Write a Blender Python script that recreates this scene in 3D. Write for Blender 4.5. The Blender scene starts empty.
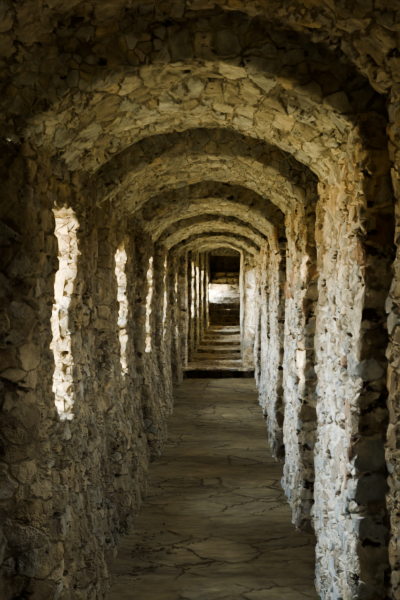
import bpy, math, random
from mathutils import Vector, noise, Matrix
C = bpy.context.scene.collection
S = bpy.context.scene
F = 833.0                       # focal length in pixels, frame 400 x 600

# ------------------------------------------------------------------ materials
def nt_new(name):
    m = bpy.data.materials.new(name); m.use_nodes = True
    nt = m.node_tree; nt.nodes.clear()
    return m, nt

class N:
    """small helper around a node tree"""
    def __init__(s, nt): s.nt = nt
    def n(s, t, **kw):
        x = s.nt.nodes.new(t)
        for k, v in kw.items(): setattr(x, k, v)
        return x
    def lk(s, a, b): s.nt.links.new(a, b)
    def put(s, sock, v):
        if hasattr(v, 'is_output') or isinstance(v, bpy.types.NodeSocket): s.lk(v, sock)
        else: sock.default_value = v
    def math(s, op, a, b=None, clamp=False):
        x = s.n('ShaderNodeMath', operation=op, use_clamp=clamp)
        s.put(x.inputs[0], a)
        if b is not None: s.put(x.inputs[1], b)
        return x.outputs[0]
    def vmath(s, op, a, b):
        x = s.n('ShaderNodeVectorMath', operation=op)
        s.put(x.inputs[0], a)
        if op == 'SCALE': s.put(x.inputs[3], b)
        else: s.put(x.inputs[1], b)
        return x.outputs[0]
    def noise(s, v, sc, det=4, rough=0.55, col=False):
        x = s.n('ShaderNodeTexNoise'); s.lk(v, x.inputs['Vector'])
        x.inputs['Scale'].default_value = sc; x.inputs['Detail'].default_value = det
        x.inputs['Roughness'].default_value = rough
        return x.outputs['Color' if col else 'Fac']
    def vor(s, v, sc=1.0, feat='F1', rnd=1.0):
        x = s.n('ShaderNodeTexVoronoi', feature=feat); s.lk(v, x.inputs['Vector'])
        x.inputs['Scale'].default_value = sc; x.inputs['Randomness'].default_value = rnd
        return x
    def ramp(s, f, stops, interp='LINEAR'):
        x = s.n('ShaderNodeValToRGB'); s.lk(f, x.inputs[0]); r = x.color_ramp; r.interpolation = interp
        while len(r.elements) < len(stops): r.elements.new(0.5)
        for e, (p, c) in zip(r.elements, stops):
            e.position = p; e.color = (c if len(c) == 4 else (*c, 1)) if isinstance(c, tuple) else (c, c, c, 1)
        return x.outputs[0]
    def mr(s, v, a, b, c=0.0, d=1.0, smooth=True):
        x = s.n('ShaderNodeMapRange'); x.interpolation_type = 'SMOOTHSTEP' if smooth else 'LINEAR'
        s.put(x.inputs[0], v)
        for i, q in enumerate((a, b, c, d)): x.inputs[i+1].default_value = q
        return x.outputs[0]
    def mix(s, f, a, b, mode='MIX'):
        x = s.n('ShaderNodeMix', data_type='RGBA', blend_type=mode)
        s.put(x.inputs[0], f)
        for sock, v in ((x.inputs[6], a), (x.inputs[7], b)):
            s.put(sock, v if not isinstance(v, tuple) else (*v, 1) if len(v) == 3 else v)
        return x.outputs[2]

def masonry(name, scale=(7.0, 7.0, 12.5), palette=None, mortar=(0.40, 0.37, 0.29), tint=(0.98, 1.0, 0.92), relief=0.022, gain=1.3, lime=0.55, void=0.355, skylit_foot=False):
    m, nt = nt_new(name); k = N(nt)
    at = k.n('ShaderNodeAttribute', attribute_name='rest'); P = at.outputs['Vector']
    w = k.vmath('SUBTRACT', k.noise(P, 3.2, 3, .6, True), (0.5, 0.5, 0.5))
    W = k.vmath('ADD', P, k.vmath('SCALE', w, 0.085))
    w2 = k.vmath('SUBTRACT', k.noise(P, 17.0, 2, .6, True), (0.5, 0.5, 0.5))
    W = k.vmath('ADD', W, k.vmath('SCALE', w2, 0.03))
    Q = k.vmath('MULTIPLY', W, scale)
    f1 = k.vor(Q, rnd=.85); ed = k.vor(Q, feat='DISTANCE_TO_EDGE', rnd=.85).outputs['Distance']
    Q2 = k.vmath('MULTIPLY', W, tuple(2.1*c for c in scale))
    g1 = k.vor(Q2); ed2 = k.vor(Q2, feat='DISTANCE_TO_EDGE').outputs['Distance']
    sel = k.mr(k.noise(P, 1.7, 2), 0.49, 0.58)                        # areas of small packing stones
    cellc = k.mix(sel, f1.outputs['Color'], g1.outputs['Color'])
    sep = k.n('ShaderNodeSeparateColor'); k.lk(cellc, sep.inputs[0])
    edge = k.math('ADD', k.math('MULTIPLY', ed, k.math('SUBTRACT', 1.0, sel)), k.math('MULTIPLY', k.math('MULTIPLY', ed2, 0.8), sel))
    pal = palette or [(0.0, (0.20, 0.165, 0.11)), (0.14, (0.33, 0.29, 0.21)), (0.30, (0.27, 0.265, 0.235)), (0.46, (0.40, 0.35, 0.26)),
                      (0.60, (0.235, 0.195, 0.13)), (0.72, (0.30, 0.31, 0.30)), (0.86, (0.36, 0.29, 0.18)), (0.95, (0.22, 0.165, 0.11))]
    stone = k.ramp(sep.outputs[0], pal, 'CONSTANT')
    fine = k.noise(P, 38.0, 6, .7); mid = k.noise(P, 9.0, 5, .65); big = k.noise(P, 1.3, 3, .5)
    stone = k.mix(1.0, stone, k.ramp(mid, [(0.25, 0.45), (0.75, 1.45)]), 'MULTIPLY')
    stone = k.mix(1.0, stone, k.ramp(k.noise(k.vmath('MULTIPLY', P, (1, 1, .6)), 28.0, 5, .7), [(0.3, 0.55), (0.7, 1.35)]), 'MULTIPLY')
    mort = k.mix(1.0, mortar, k.ramp(fine, [(0.25, 0.55), (0.75, 1.2)]), 'MULTIPLY')
    gap = k.mr(k.noise(P, 6.5, 4, .65), 0.47, 0.56)
    mort = k.mix(k.math('MULTIPLY', gap, 0.8), mort, k.mix(fine, (0.03, 0.022, 0.014), (0.16, 0.13, 0.09)))
    jw = k.math('ADD', edge, k.math('MULTIPLY', k.math('SUBTRACT', mid, 0.5), 0.34))
    mask = k.mr(jw, 0.03, 0.10)                                        # 1 on the stone, 0 in the joint
    smear = k.mr(k.noise(P, 5.0, 6, .7), lime, lime+0.11)                   # lime smeared over the faces
    mask = k.math('MULTIPLY', mask, k.math('SUBTRACT', 1.0, k.math('MULTIPLY', smear, 0.75)))
    col = k.mix(mask, mort, stone)
    pit = k.mr(k.math('ADD', k.noise(k.vmath('MULTIPLY', P, (1.0, 1.0, 1.7)), 9.5, 4, .6), k.math('MULTIPLY', edge, 0.25)), void, void+0.065)
    col = k.mix(pit, (0.055, 0.04, 0.024), col)
    crack = k.math('ADD', k.math('MULTIPLY', k.mr(ed, 0.006, 0.03), 0.5), 0.5)
    col = k.mix(k.math('MULTIPLY', k.math('SUBTRACT', 1.0, crack), k.mr(big, 0.5, 0.75)), col, (0.10, 0.075, 0.045))
    col = k.mix(1.0, col, k.ramp(big, [(0.3, (0.72, 0.70, 0.66)), (0.7, (1.15, 1.12, 1.05))]), 'MULTIPLY')
    col = k.mix(1.0, col, tuple(c*gain for c in tint), 'MULTIPLY')
    if skylit_foot:                                   # skylight on the lower wall put into the colour, warmer tan higher up
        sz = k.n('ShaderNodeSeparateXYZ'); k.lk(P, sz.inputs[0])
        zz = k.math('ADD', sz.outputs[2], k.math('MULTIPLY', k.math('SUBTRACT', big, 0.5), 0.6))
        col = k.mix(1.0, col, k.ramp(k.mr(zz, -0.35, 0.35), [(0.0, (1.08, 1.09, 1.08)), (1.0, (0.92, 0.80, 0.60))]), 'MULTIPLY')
    # height
    h = k.math('MULTIPLY', mask, k.math('ADD', 0.45, k.math('MULTIPLY', sep.outputs[1], 0.75)))
    h = k.math('ADD', h, k.math('MULTIPLY', k.math('SUBTRACT', mid, 0.5), 0.9))
    h = k.math('ADD', h, k.math('MULTIPLY', k.math('SUBTRACT', fine, 0.5), 0.35))
    h = k.math('ADD', h, k.math('MULTIPLY', k.math('SUBTRACT', pit, 1.0), 0.7))
    h = k.math('MULTIPLY', h, relief)
    finish(k, m, col, h, 0.95)
    return m

def finish(k, m, col, h, rough):
    b = k.n('ShaderNodeBsdfPrincipled'); k.put(b.inputs['Base Color'], col)
    b.inputs['Roughness'].default_value = rough
    b.inputs['Specular IOR Level'].default_value = 0.2
    d = k.n('ShaderNodeDisplacement'); d.inputs['Midlevel'].default_value = 0.02; d.inputs['Scale'].default_value = 1.0
    k.lk(h, d.inputs['Height'])
    o = k.n('ShaderNodeOutputMaterial'); k.lk(b.outputs[0], o.inputs['Surface']); k.lk(d.outputs[0], o.inputs['Displacement'])
    m.displacement_method = 'BOTH'

def flagging(name):
    m, nt = nt_new(name); k = N(nt)
    at = k.n('ShaderNodeAttribute', attribute_name='rest'); P = at.outputs['Vector']
    w = k.vmath('SUBTRACT', k.noise(P, 4.0, 3, .6, True), (0.5, 0.5, 0.5))
    W = k.vmath('ADD', P, k.vmath('SCALE', w, 0.12))
    Q = k.vmath('MULTIPLY', W, (3.0, 3.6, 0.6))
    f1 = k.vor(Q); ed = k.vor(Q, feat='DISTANCE_TO_EDGE').outputs['Distance']
    sep = k.n('ShaderNodeSeparateColor'); k.lk(f1.outputs['Color'], sep.inputs[0])
    fine = k.noise(P, 45.0, 6, .7); mid = k.noise(P, 8.0, 5, .65); big = k.noise(P, 1.9, 3, .55)
    stone = k.ramp(sep.outputs[0], [(0.0, (0.27, 0.25, 0.17)), (0.3, (0.31, 0.285, 0.20)), (0.55, (0.24, 0.225, 0.155)), (0.8, (0.29, 0.27, 0.195))], 'CONSTANT')
    stone = k.mix(1.0, stone, k.ramp(mid, [(0.25, 0.7), (0.75, 1.25)]), 'MULTIPLY')
    dirt = k.mix(fine, (0.16, 0.14, 0.085), (0.34, 0.30, 0.195))
    joint = k.mr(k.math('ADD', ed, k.math('MULTIPLY', k.math('SUBTRACT', fine, 0.5), 0.05)), 0.006, 0.035)
    cover = k.math('SUBTRACT', 1.0, k.math('MULTIPLY', k.mr(k.noise(P, 2.6, 5, .62), 0.42, 0.56), 0.92))
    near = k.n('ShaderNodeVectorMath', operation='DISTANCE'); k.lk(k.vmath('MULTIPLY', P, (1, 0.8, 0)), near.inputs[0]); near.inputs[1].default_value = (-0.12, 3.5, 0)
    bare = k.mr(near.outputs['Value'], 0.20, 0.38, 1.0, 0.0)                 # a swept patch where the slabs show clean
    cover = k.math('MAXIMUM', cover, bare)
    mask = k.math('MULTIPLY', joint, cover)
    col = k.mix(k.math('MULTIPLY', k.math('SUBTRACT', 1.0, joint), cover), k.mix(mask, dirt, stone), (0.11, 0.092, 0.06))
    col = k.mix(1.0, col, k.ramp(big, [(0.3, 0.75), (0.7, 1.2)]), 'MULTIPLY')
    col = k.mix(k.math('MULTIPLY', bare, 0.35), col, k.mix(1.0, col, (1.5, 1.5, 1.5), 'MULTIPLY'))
    band = k.noise(k.vmath('MULTIPLY', P, (0.8, 3.0, 1.0)), 1.6, 4, .6)
    col = k.mix(1.0, col, k.ramp(band, [(0.3, (0.47, 0.42, 0.335)), (0.7, (0.92, 0.84, 0.69))]), 'MULTIPLY')
    grit = k.noise(k.vmath('MULTIPLY', P, (0.6, 1.6, 1.0)), 13.0, 5, .7)
    col = k.mix(1.0, col, k.ramp(grit, [(0.32, 0.55), (0.5, 1.0), (0.75, 1.25)]), 'MULTIPLY')
    h = k.math('ADD', k.math('MULTIPLY', mask, k.math('ADD', 0.6, k.math('MULTIPLY', sep.outputs[1], 0.5))), k.math('MULTIPLY', mid, 0.8))
    h = k.math('ADD', h, k.math('MULTIPLY', fine, 0.35))
    h = k.math('MULTIPLY', h, 0.012)
    finish(k, m, col, h, 0.9)
    return m

M_RIB = masonry('rubble_masonry')
M_RIGHT = masonry('limed_masonry', scale=(6.5, 6.5, 10.5), mortar=(0.62, 0.60, 0.53), gain=1.35, tint=(1.0, 1.0, 0.97), lime=0.52, void=0.385, skylit_foot=True,
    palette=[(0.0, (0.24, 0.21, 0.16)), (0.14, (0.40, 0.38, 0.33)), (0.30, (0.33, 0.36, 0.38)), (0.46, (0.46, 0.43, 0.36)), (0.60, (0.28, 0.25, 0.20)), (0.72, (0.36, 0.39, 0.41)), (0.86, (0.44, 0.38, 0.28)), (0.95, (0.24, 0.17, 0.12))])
BROWNS = [(0.0, (0.20, 0.17, 0.115)), (0.14, (0.31, 0.27, 0.19)), (0.30, (0.26, 0.25, 0.21)), (0.46, (0.34, 0.30, 0.22)), (0.60, (0.22, 0.19, 0.13)), (0.72, (0.29, 0.285, 0.26)), (0.86, (0.30, 0.25, 0.16)), (0.95, (0.20, 0.155, 0.10))]
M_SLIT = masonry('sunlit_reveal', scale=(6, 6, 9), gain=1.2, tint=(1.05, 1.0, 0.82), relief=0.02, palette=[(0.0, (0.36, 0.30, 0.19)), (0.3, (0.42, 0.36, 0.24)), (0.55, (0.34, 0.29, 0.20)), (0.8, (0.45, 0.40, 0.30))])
M_LEFT = masonry('brown_masonry', mortar=(0.27, 0.24, 0.17), gain=0.97, lime=0.49, palette=BROWNS, tint=(1.0, 0.97, 0.86))
M_BAY = masonry('bay_masonry', tint=(0.95, 0.88, 0.74), gain=0.95)
GREYS = [(0.0, (0.25, 0.22, 0.16)), (0.14, (0.36, 0.33, 0.26)), (0.30, (0.30, 0.295, 0.26)), (0.46, (0.42, 0.39, 0.31)), (0.60, (0.27, 0.24, 0.18)), (0.72, (0.34, 0.34, 0.31)), (0.86, (0.38, 0.32, 0.22)), (0.95, (0.30, 0.25, 0.18))]
M_BAYV = masonry('bay_vault_masonry', scale=(10, 5, 10), palette=GREYS, tint=(0.95, 0.90, 0.76), gain=1.0)
M_SIDE = masonry('side_masonry', palette=BROWNS, mortar=(0.27, 0.24, 0.17), lime=0.5, tint=(1.0, 0.95, 0.84), gain=0.8)
M_VAULT = masonry('vault_masonry', scale=(11.5, 4.6, 11.5), palette=GREYS, tint=(0.97, 0.99, 0.87), relief=0.018)
M_SHADED_END = masonry('dark_end_masonry', scale=(5, 5, 9), palette=GREYS, mortar=(0.25, 0.22, 0.16), gain=0.4)  # shade of the unlit far end put into the colour
M_FLOOR = flagging('worn_flagstones')
M_STEP = masonry('step_stone', scale=(2.2, 2.2, 2.2), tint=(0.95, 0.90, 0.78), relief=0.016)
M_PALE_LIT = masonry('pale_lit_rubble', scale=(9, 9, 10), mortar=(0.50, 0.47, 0.40), tint=(1.15, 1.14, 1.08), relief=0.014, lime=0.48, gain=1.55)  # pale stone, lightened further to carry the light that falls on it

# ------------------------------------------------------------------ geometry helpers
def nv(p, s, a, off):
    q = Vector(p)*s + Vector((off, off*1.7, -off))
    return Vector((noise.noise(q), noise.noise(q+Vector((31.4, 7, 2))), noise.noise(q+Vector((5, 47.2, 19)))))*a

def wob(p, amt=1.0):
    """slow unevenness of old masonry, the same for every mesh at the same place"""
    p = Vector(p)
    return p + amt*(nv(p, 1.6, 0.030, 3.0) + nv(p, 4.5, 0.016, 9.0) + nv(p, 12.0, 0.009, 17.0))

def hsh(n):
    return math.sin(n*127.1+311.7)*43758.5453 % 1.0

def make(name, verts, faces, mat, parent=None, amt=1.0, warp=None, xf=None):
    vs = []
    for v in verts:
        v = Vector(v)
        if warp: v = warp(v)
        if xf: v = xf @ v
        vs.append(wob(v, amt) if amt else v)
    base = parent.matrix_world.translation.copy() if parent else Vector((0, 0, 0))
    if parent: base = Vector(parent.location)
    me = bpy.data.meshes.new(name)
    me.from_pydata([tuple(v-base) for v in vs], [], faces)
    me.polygons.foreach_set('use_smooth', [True]*len(me.polygons))
    a = me.attributes.new('rest', 'FLOAT_VECTOR', 'POINT')
    flat = []
    for v in vs: flat += [v.x, v.y, v.z]
    a.data.foreach_set('vector', flat)
    me.materials.append(mat); me.update()
    o = bpy.data.objects.new(name, me); C.objects.link(o)
    if parent: o.parent = parent
    return o

def grid(rows, flip=False, skip=None):
    """rows: list of equally long point lists -> verts, faces"""
    n = len(rows[0]); v = [p for r in rows for p in r]; f = []
    for i in range(len(rows)-1):
        for j in range(n-1):
            if skip and skip(i, j): continue
            q = (i*n+j, i*n+j+1, (i+1)*n+j+1, (i+1)*n+j)
            f.append(q[::-1] if flip else q)
    return v, f

def lin(a, b, step):
    n = max(1, int(math.ceil(abs(b-a)/step)))
    return [a+(b-a)*i/n for i in range(n+1)]

def lst(pts, step):
    out = [pts[0]]
    for a, b in zip(pts, pts[1:]): out += lin(a, b, step)[1:]
    return out

def thing(name, label, cat, loc=(0, 0, 0), group=None):
    o = bpy.data.objects.new(name, None); C.objects.link(o); o.location = loc
    o.empty_display_size = 0.1
    o['label'] = label; o['category'] = cat
    if group: o['group'] = group
    return o

def struct(o):
    o['kind'] = 'structure'; return o

# ------------------------------------------------------------------ the passage: section of one arch
# camera eye is at the origin of z; floor about 1.4 m below
ZB = -1.55
class Sec:
    """clear section: left face, right face, springing, crown"""
    def __init__(s, xl, xr, zi, zc, batter=0.13, zb=ZB):
        s.xl, s.xr, s.zi, s.zc, s.bat, s.zb = xl, xr, zi, zc, batter, zb
        a = (xr-xl)/2; r = zc-zi
        s.cx = (xl+xr)/2; s.a = a; s.R = (a*a+r*r)/(2*r); s.th = math.asin(min(1, a/s.R)); s.zc0 = zc-s.R
    def left(s, z, d=0.0):                 # d: depth behind the face
        t = min(1, max(0, (-0.35-z)/1.05)); t = t*t*(3-2*t)
        return s.xl + s.bat*t - d
    def right(s, z, d=0.0):
        return s.xr - 0.02*min(1, max(0, (-0.3-z))) + d
    def arch(s, u, d=0.0, ext=0.0):        # u -1..1
        th = s.th*(1+ext)*u; R = s.R+d
        return (s.cx+R*math.sin(th), s.zc0+R*math.cos(th))

def profile(yf, yb, deep, r, step):
    """(depth, y) from front deep edge, round the two corners, to the back deep edge"""
    p = [(d, yf) for d in lin(deep, r, step)]
    n = max(3, int(r*1.6/step))
    p += [(r-r*math.sin(q), yf+r-r*math.cos(q)) for q in [math.pi/2*i/n for i in range(1, n+1)]]
    return p, n

def rib_profile(yf, yb, deep, r, step, marks=()):
    p, n = profile(yf, yb, deep, r, step)
    ys = lst([yf+r, *marks, yb-r], step)
    p += [(0.0, y) for y in ys[1:]]
    p += [(r-r*math.cos(q), yb-r+r*math.sin(q)) for q in [math.pi/2*i/n for i in range(1, n+1)]]
    p += [(d, yb) for d in lin(r, deep, step)[1:]]
    return p

def slit_warp(y0, y1, z0, z1, amt=0.06, seed=0):
    def w(v):
        dy = min(abs(v.y-y0), abs(v.y-y1)); ins = z0-0.1 < v.z < z1+0.1
        k = max(0.0, 1-dy/0.10) if ins else 0.0
        c = (v.z+0.012*noise.noise(v*9))/0.095 + seed*7.3
        e = math.floor(c)
        side = 0 if abs(v.y-y0) < abs(v.y-y1) else 50
        a = hsh(e+side)-0.5; b = hsh(e+1+side)-0.5
        t = c-e; t = max(0, (t-0.75)/0.25)
        v = v.copy(); v.y += amt*2*k*(a*(1-t)+b*t)
        kz = max(0.0, 1-min(abs(v.z-z0), abs(v.z-z1))/0.10) if y0-.1 < v.y < y1+.1 else 0.0
        v.z += 0.07*kz*noise.noise(Vector((v.y*7, seed, 3.0)))
        return v
    return w

def rib(root, sec, yf, yb, step, slit=None, deep=0.30, r=0.03, xf=None, seed=0, outer=-1.25, mats=(M_LEFT, M_VAULT, M_RIGHT), amt=1.0, lr=None):
    ov = 0.07
    # left pier, with its arrow slit
    if slit:
        y0, y1, z0, z1 = slit
        pr = rib_profile(yf, yb, deep, r if lr is None else lr, step, (y0, y1))
        zs = lst([sec.zb, z0, z1, sec.zi+ov], step)
        rows = [[(sec.left(z, d), y, z) for d, y in pr] for z in zs]
        e = 1e-6
        inj = [j for j in range(len(pr)-1) if pr[j][0] < e and pr[j+1][0] < e and pr[j][1] > y0-e and pr[j+1][1] < y1+e]
        ini = [i for i in range(len(zs)-1) if zs[i] > z0-e and zs[i+1] < z1+e]
        sj, si = set(inj), set(ini)
        v, f = grid(rows, False, lambda i, j: i in si and j in sj)
        n = len(pr)
        ja, jb, ia, ib = inj[0], inj[-1]+1, ini[0], ini[-1]+1
        ring = [(ia, j) for j in range(ja, jb)] + [(i, jb) for i in range(ia, ib)] + [(ib, j) for j in range(jb, ja, -1)] + [(i, ja) for i in range(ib, ia, -1)]
        prev = [i*n+j for i, j in ring]; m = len(ring)
        pts = [Vector(rows[i][j]) for i, j in ring]
        for q in range(1, 5):
            cur = []
            for p in pts: v.append((p.x-0.02*q, p.y, p.z)); cur.append(len(v)-1)
            for a in range(m): f.append((prev[a], prev[(a+1) % m], cur[(a+1) % m], cur[a]))
            prev = cur
        wp = slit_warp(y0, y1, z0, z1, seed=seed)
        pl = make('pier', v, f, mats[0], root, amt, wp, xf)
        pl['label'] = 'left pier pierced by a bright arrow slit'
        dep = lin(0.05, (pts[0].x-outer), max(step, 0.02)); vv = []; ff = []
        for q, d in enumerate(dep):
            for p in pts: vv.append((p.x-d, p.y, p.z))
        for q in range(len(dep)-1):
            for a in range(m):
                b = (a+1) % m
                ff.append((q*m+a, q*m+b, (q+1)*m+b, (q+1)*m+a))
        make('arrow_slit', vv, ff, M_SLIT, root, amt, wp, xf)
    else:
        pr = rib_profile(yf, yb, deep, r, step)
        zs = lin(sec.zb, sec.zi+ov, step)
        v, f = grid([[(sec.left(z, d), y, z) for d, y in pr] for z in zs])
        make('pier', v, f, mats[0], root, amt, None, xf)
    # right pier
    pr = rib_profile(yf, yb, deep, r, step)
    zs = lin(sec.zb, sec.zi+ov, step)
    v, f = grid([[(sec.right(z, d), y, z) for d, y in pr] for z in zs], True)
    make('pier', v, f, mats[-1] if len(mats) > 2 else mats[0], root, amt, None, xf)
    # arch
    L = 2*sec.th*sec.R*1.12; us = lin(-1, 1, 2*step/L)
    v, f = grid([[(sec.arch(u, d, 0.12)[0], y, sec.arch(u, d, 0.12)[1]) for d, y in pr] for u in us])
    make('arch_vault', v, f, mats[1], root, amt, None, xf)

MAIN = Sec(-0.634, 0.46, 0.50, 0.745)
RIBS = [(2.80, 3.98, 3.19, 3.62), (4.72, 5.90, 5.25, 5.60), (6.66, 7.95, 7.08, 7.45), (8.40, 9.60, 8.70, 9.05), (10.12, 11.25, 10.35, 10.75)]
ZI = [0.545, 0.55, 0.525, 0.525, 0.515]
ZC = [0.78, 0.80, 0.755, 0.72, 0.71]
XL = [-0.634, -0.628, -0.61, -0.58, -0.535]
LAB = ['nearest rubble stone arch, its left arrow slit widest and brightest',
       'second rubble stone arch along the passage, with a jagged thin arrow slit',
       'third rubble stone arch from the front, glowing soffit over dark flagstones',
       'fourth rubble stone arch, between third arch and the last arch before the steps',
       'fifth rubble stone arch, last of the wide arches before the stone doorway']
STEP = [0.014, 0.018, 0.024, 0.03, 0.035]
for i, (yf, yb, y0, y1) in enumerate(RIBS):
    root = thing('stone_arch', LAB[i], 'arch', (MAIN.cx, (yf+yb)/2, -1.45), 'wide rubble arches of the passage')
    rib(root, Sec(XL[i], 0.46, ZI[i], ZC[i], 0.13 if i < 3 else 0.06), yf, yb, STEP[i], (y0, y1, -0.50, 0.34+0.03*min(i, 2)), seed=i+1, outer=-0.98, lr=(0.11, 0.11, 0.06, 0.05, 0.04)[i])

# ------------------------------------------------------------------ setting: bays, floor, ends
def zfloor(y):
    pts = [(-4, -1.45), (2, -1.42), (4.7, -1.38), (7.1, -1.33), (8.5, -1.28), (10.9, -1.10), (12, -1.08)]
    for (a, za), (b, zb) in zip(pts, pts[1:]):
        if y <= b: return za+(zb-za)*(y-a)/(b-a)
    return pts[-1][1]

BAY = Sec(-0.775, 0.56, 0.66, 0.93, batter=0.14)
spans = [(1.60, 2.90, 0.016), (3.90, 4.82, 0.022), (5.80, 6.76, 0.03), (7.85, 8.50, 0.035), (9.50, 10.22, 0.04), (11.15, 11.75, 0.04)]
def multi(name, fn, mat):
    V, Fc = [], []
    for a, b, st in spans:
        v, f = fn(a, b, st); o = len(V); V += v; Fc += [tuple(i+o for i in q) for q in f]
    struct(make(name, V, Fc, mat))
SECS = [Sec(XL[i], 0.46, ZI[i], ZC[i], 0.13 if i < 3 else 0.06) for i in range(5)]
def bay_left(a, b, st):
    q = [s for s, r in zip(SECS, RIBS) if abs(r[0]-b) < 0.3 or abs(r[1]-a) < 0.3]
    dx = 0.14 if a < 3 else 0.055
    return grid([[(min(s.left(z) for s in q)-dx, y, z) for y in lin(a, b, st)] for z in lin(ZB, 0.76, st)])
multi('wall_left', bay_left, M_SIDE)
RW = 0.06                       # openings in the right bays, hidden from the front by the arches
def bay_right(a, b, st):
    c = (a+b)/2-0.05; RW = 0.16 if a > 11 else 0.04 if a < 3 else 0.065 if a < 5 else 0.06; ys = lst([a, c-RW/2, c+RW/2, b], st); zs = lst([ZB, -0.45, 0.35, 0.74], st)
    return grid([[(BAY.right(z), y, z) for y in ys] for z in zs], True,
                lambda i, j: ys[j] > c-RW/2-1e-6 and ys[j+1] < c+RW/2+1e-6 and zs[i] > -0.45-1e-6 and zs[i+1] < 0.35+1e-6)
multi('wall_right', bay_right, M_BAY)
BAYS = list(spans)
def bayv(a, b, st):
    L = 2*BAY.th*BAY.R*1.12
    return grid([[(BAY.arch(u, 0, .12)[0], y, BAY.arch(u, 0, .12)[1]) for y in lin(a, b, st)] for u in lin(-1, 1, 2*st/L)])
multi('ceiling', bayv, M_BAYV)

def floor_rows():
    ys = lin(-3.2, 2.2, 0.06) + lst([2.2, 6.0, 10.92], 0.022)[1:]
    return [[(x, y, zfloor(y) + 0.03*noise.noise(Vector((x*1.2, y*0.9, 4)))) for x in lin(-1.0, 0.9, 0.022)] for y in ys]
v, f = grid(floor_rows(), True)
n = len(v)
row = v[-len(lin(-1.0, 0.9, 0.022)):]
# drop at the end of the paving: a shallow dark gutter before the first step
k0 = n-len(row)
for q, dz in enumerate((0.04, 0.1, 0.2)):
    base = len(v)
    v += [(x, y+0.004*q, z-dz) for x, y, z in row]
    for j in range(len(row)-1): f.append((k0+j+1, k0+j, base+j, base+j+1)[::-1])
    k0 = base
base = len(v)
v += [(x, 12.0, z-0.2) for x, y, z in row]
for j in range(len(row)-1): f.append((k0+j+1, k0+j, base+j, base+j+1)[::-1])
struct(make('floor', v, f, M_FLOOR, None, 0.35))

# the passage behind the camera: plain wide run with two more slits of its own
REAR = Sec(-0.634, 0.46, 0.545, 0.78)
root = thing('wall_rear', 'rear run', 'wall', (0, 0, -1.45)); del root['label']; del root['category']; root['kind'] = 'structure'
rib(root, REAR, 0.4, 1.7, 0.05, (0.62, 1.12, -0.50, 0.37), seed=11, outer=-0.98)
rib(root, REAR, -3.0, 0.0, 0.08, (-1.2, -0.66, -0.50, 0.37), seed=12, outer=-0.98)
for o in root.children: o['kind'] = 'structure'; o.name = 'wall_rear_' + o.name.split('.')[0]
v, f = grid([[(x, -0.1+0*x, z) for x in (-1, -1)] for z in (0, 1)])
spans = [(-0.2, 0.95, 0.05)]
V = []; Fc = []
for (fn) in (lambda a, b, st: grid([[(BAY.left(z), y, z) for y in lin(a, b, st)] for z in lin(ZB, 0.76, st)]),
             lambda a, b, st: grid([[(BAY.right(z), y, z) for y in lin(a, b, st)] for z in lin(ZB, 0.76, st)], True), bayv):
    v, f = fn(-0.2, 0.95, 0.05); o = len(V); V += v; Fc += [tuple(i+o for i in q) for q in f]
v, f = grid([[(x, -2.9, z) for x in lin(-1.1, 1.0, 0.06)] for z in lin(ZB, 1.1, 0.06)]); o = len(V); V += v; Fc += [tuple(i+o for i in q) for q in f]
struct(make('wall_back', V, Fc, M_BAY))

# ------------------------------------------------------------------ doorway and the stepped passage beyond
DY = 11.40                                    # front plane of the doorway
ANG = math.atan(0.0198)
XF = Matrix.Translation(Vector((-0.063, 11.5, 0))) @ Matrix.Rotation(-ANG, 4, 'Z')   # local y runs up the far passage
def upz(y): return 0.056*max(0, y)
FAR = Sec(-0.383, 0.383, 0.61, 0.73, batter=0.0)
root = thing('stone_doorway', 'narrow pale stone doorway at the foot of the far steps', 'doorway', (-0.063, 11.5, -1.0))
def rib_shift(root, sec, a, b, st, slit, seed, mats, amt, deep=0.3, dz=0.0, r=0.03):
    s2 = Sec(sec.xl, sec.xr, sec.zi+dz, sec.zc+dz, sec.bat)
    rib(root, s2, a, b, st, slit, deep, r, XF, seed, -0.74, mats, amt)
rib_shift(root, FAR, -0.10, 0.35, 0.03, None, 20, (M_PALE_LIT, M_VAULT), 0.5, 0.5)
FR = [(0.95, 1.85, 1.25, 1.65), (2.6, 3.6, 2.9, 3.4), (4.6, 5.7, 4.9, 5.5), (7.2, 8.5, 7.5, 8.2)]
FL = ['first low arch inside the far doorway, above the lowest steps', 'second low arch beyond the far doorway', 'third low arch beyond the far doorway', 'deepest low arch, just before the dark stair']
for i, (a, b, s0, s1) in enumerate(FR):
    p = XF @ Vector((0, (a+b)/2, -0.95+0.0286*a))
    root = thing('low_arch', FL[i], 'arch', p, 'low arches of the stepped passage')
    rib_shift(root, FAR, a, b, 0.045, (s0, s1, -0.35, 0.5), 30+i, (M_RIB, M_VAULT), 0.5, 0.3, upz(a))

FB = Sec(-0.43, 0.43, 0.68, 0.80, batter=0)
def farwall(name, side):
    ys = lin(0.2, 10.6, 0.06); zs = lin(-1.4, 1.9, 0.06)
    hole = (10.9, 11.5)
    rows = [[(side*0.44, y, z) for y in ys] for z in zs]
    v, f = grid(rows, side > 0, None)
    return v, f
# left far wall carries holes where the slits pass through, so it is made of the runs between arches
def runs(side):
    V, Fc = [], []
    edges = [0.25]+[e for a, b, _, _ in FR for e in (a+0.1, b-0.1)]+[10.5]
    for a, b in zip(edges[::2], edges[1::2]):
        v, f = grid([[(side*0.45, y, z) for y in lin(a, b, 0.06)] for z in lin(-1.4, 1.7, 0.06)], side > 0)
        o = len(V); V += v; Fc += [tuple(i+o for i in q) for q in f]
    return V, Fc
v, f = runs(-1); struct(make('wall_left', v, f, M_BAY, None, 0.5, None, XF))
v, f = runs(1); struct(make('wall_right', v, f, M_BAY, None, 0.5, None, XF))
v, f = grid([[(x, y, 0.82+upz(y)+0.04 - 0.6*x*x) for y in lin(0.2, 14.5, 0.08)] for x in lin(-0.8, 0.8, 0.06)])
struct(make('ceiling', v, f, M_SHADED_END, None, 0.5, None, XF))

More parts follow.
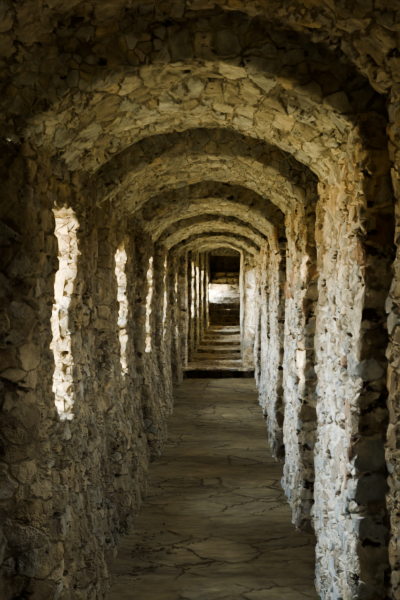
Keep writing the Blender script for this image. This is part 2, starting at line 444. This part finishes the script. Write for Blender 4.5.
# long shallow steps: each a block with a worn, rounded nose
def block(x0, x1, y0, y1, z0, z1, st, r=0.025, sag=0.015, tilt=0.0):
    """top, front and nose of a step"""
    rows = []
    prof = [(y0, z) for z in lin(z0, z1-r, st)]
    prof += [(y0+r-r*math.cos(q), z1-r+r*math.sin(q)) for q in [math.pi/2*i/4 for i in range(1, 5)]]
    prof += [(y, z1-tilt*(y-y0)) for y in lin(y0+r, y1, st)[1:]]
    for x in lin(x0, x1, st):
        t = (x-(x0+x1)/2)/((x1-x0)/2)
        rows.append([(x, y, z-(sag*(1-t*t) if z > z0+0.02 else 0)) for y, z in prof])
    return grid(rows, True)
root = thing('stone_stairway', 'long shallow stone steps climbing through the far doorway', 'stairs', (-0.063, 11.3, -1.1))
v, f = block(-0.55, 0.55, -0.32, 1.6, -1.02, -0.965, 0.03, 0.02, 0.01, 0.015)
s = make('step', v, f, M_PALE_LIT, root, 0.3, None, XF); s['label'] = 'pale lip slab of the lowest step over a dark gap'
v, f = block(-0.55, 0.55, -0.08, 0.4, -1.4, -1.0, 0.05, 0.02, 0.0)
make('footing', v, f, M_BAY, root, 0.3, None, XF)
for q in range(7):
    y = 1.4+1.45*q; z = -0.955+0.042*q
    v, f = block(-0.43, 0.43, y, y+1.75, z-0.16, z, 0.04, 0.02, 0.012, 0.024)
    make('step', v, f, M_STEP, root, 0.4, None, XF)
# steep dark flight at the end
root = thing('stone_staircase', 'steep dark stair at the far end, its middle steps caught by white light', 'stairs', XF @ Vector((0, 10.6, -0.75)))
for q in range(11):
    y = 10.6+0.22*q; z = -0.70+0.17*(q+1)
    v, f = block(-0.6, 0.6, y, y+0.32, z-0.25, z, 0.04, 0.02, 0.01)
    s = make('step', v, f, M_PALE_LIT if q in (3, 4) else M_STEP, root, 0.4, None, XF)  # paler material on two middle steps paints in the patch of light
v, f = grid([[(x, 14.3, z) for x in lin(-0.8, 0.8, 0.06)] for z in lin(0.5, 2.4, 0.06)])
struct(make('wall_back', v, f, M_SHADED_END, None, 0.5, None, XF))
v, f = grid([[(0.45, y, z) for y in lin(10.4, 14.4, 0.06)] for z in lin(-1.2, 2.0, 0.06)], True)
struct(make('wall_right', v, f, M_BAY, None, 0.5, None, XF))
# left side of the stair, with the window that lights the middle steps
HY, HZ = (11.15, 11.6), (-0.12, 0.30)
ys = lst([10.4, HY[0], HY[1], 14.4], 0.06); zs = lst([-1.2, HZ[0], HZ[1], 2.0], 0.06)
v, f = grid([[(-0.45, y, z) for y in ys] for z in zs], False,
            lambda i, j: ys[j] > HY[0]-1e-6 and ys[j+1] < HY[1]+1e-6 and zs[i] > HZ[0]-1e-6 and zs[i+1] < HZ[1]+1e-6)
struct(make('wall_left', v, f, M_BAY, None, 0.5, None, XF))

# crumbled rubble at the foot of the left wall
rnd = random.Random(5); V = []; Fc = []
ico = [(0, 0, 1), (.9, 0, .45), (.28, .85, .45), (-.72, .53, .45), (-.72, -.53, .45), (.28, -.85, .45), (.72, .53, -.45), (-.28, .85, -.45), (-.9, 0, -.45), (-.28, -.85, -.45), (.72, -.53, -.45), (0, 0, -1)]
ift = [(0,1,2),(0,2,3),(0,3,4),(0,4,5),(0,5,1),(1,6,2),(2,7,3),(3,8,4),(4,9,5),(5,10,1),(6,7,2),(7,8,3),(8,9,4),(9,10,5),(10,6,1),(11,7,6),(11,8,7),(11,9,8),(11,10,9),(11,6,10)]
for q in range(110):
    x = -0.47+abs(rnd.gauss(0, 0.11)); y = 4.45+rnd.gauss(0, 0.28); s = rnd.uniform(0.006, 0.02)
    if y < 3.9: continue
    o = len(V); a = rnd.uniform(0, 6.28)
    for px, py, pz in ico:
        k = rnd.uniform(0.7, 1.2)*s
        V.append((x+(px*math.cos(a)-py*math.sin(a))*k*1.3, y+(px*math.sin(a)+py*math.cos(a))*k, zfloor(y)+0.016+s*0.3+pz*k*0.6))
    Fc += [tuple(i+o for i in t) for t in ift]
rb = make('crumbled_rubble', V, Fc, M_FLOOR, None, 0.0); rb['kind'] = 'stuff'
rb['label'] = 'small crumbled stones scattered on the paving at foot of left wall'; rb['category'] = 'rubble'

# ------------------------------------------------------------------ light
w = bpy.data.worlds.new('sky'); S.world = w; w.use_nodes = True
nt = w.node_tree; nt.nodes.clear(); k = N(nt)
tc = k.n('ShaderNodeTexCoord'); sp = k.n('ShaderNodeSeparateXYZ'); k.lk(tc.outputs['Generated'], sp.inputs[0])
t = k.mr(sp.outputs[2], -1, 1, 0, 1, False)
col = k.ramp(t, [(0.0, (0.26, 0.22, 0.12)), (0.46, (0.48, 0.42, 0.25)), (0.53, (0.95, 0.98, 0.95)), (0.72, (1.0, 1.15, 1.30)), (1.0, (0.5, 0.7, 1.0))])
bg = k.n('ShaderNodeBackground'); k.lk(col, bg.inputs[0]); bg.inputs[1].default_value = 11.0
o = k.n('ShaderNodeOutputWorld'); k.lk(bg.outputs[0], o.inputs[0])

def portal(y0, y1, z0, z1, x=-0.97, xf=None):
    l = bpy.data.lights.new('slit_portal', 'AREA'); l.shape = 'RECTANGLE'; l.size = (y1-y0)+0.1; l.size_y = (z1-z0)+0.1
    l.cycles.is_portal = True
    ob = bpy.data.objects.new('slit_portal', l); C.objects.link(ob)
    m = Matrix.Translation(Vector((x, (y0+y1)/2, (z0+z1)/2))) @ Matrix.Rotation(math.radians(-90), 4, 'Y') @ Matrix.Rotation(math.radians(90), 4, 'Z')
    ob.matrix_world = (xf @ m) if xf else m
for yf, yb, y0, y1 in RIBS+[(0, 0, 0.62, 1.12), (0, 0, -1.2, -0.66)]: portal(y0, y1, -0.5, 0.37)
for a, b, s0, s1 in FR: portal(s0, s1, -0.35, 0.5, -0.73, XF)
for a, b, st in BAYS[:6]:
    c = (a+b)/2-0.05
    l = bpy.data.lights.new('bay_portal', 'AREA'); l.shape = 'RECTANGLE'; l.size = 0.9; l.size_y = RW+0.1; l.cycles.is_portal = True
    ob = bpy.data.objects.new('bay_portal', l); C.objects.link(ob)
    ob.location = (0.66, c, -0.05); ob.rotation_euler = (0, math.radians(90), 0)
portal(HY[0], HY[1], HZ[0], HZ[1], -0.5, XF)

sun = bpy.data.lights.new('sun', 'SUN'); sun.energy = 5; sun.color = (1.0, 0.82, 0.52); sun.angle = math.radians(1.5)
so = bpy.data.objects.new('sun', sun); C.objects.link(so)
so.rotation_euler = Vector((0.68, 0.73, -0.05)).to_track_quat('-Z', 'Y').to_euler()

# ------------------------------------------------------------------ camera
cam = bpy.data.cameras.new('camera'); co = bpy.data.objects.new('camera', cam); C.objects.link(co)
cam.sensor_fit = 'VERTICAL'; cam.sensor_height = 36.0; cam.lens = 36.0*F/600.0
cam.clip_start = 0.05
co.location = (0, 0, 0)
co.rotation_euler = (math.radians(90)-math.atan(5/F), 0, math.atan(20/F))
S.camera = co
S.view_settings.view_transform = 'AgX'
S.view_settings.look = 'AgX - Medium High Contrast'
S.view_settings.exposure = 2.5
S.cycles.use_denoising = True
S.cycles.max_bounces = 10; S.cycles.diffuse_bounces = 8
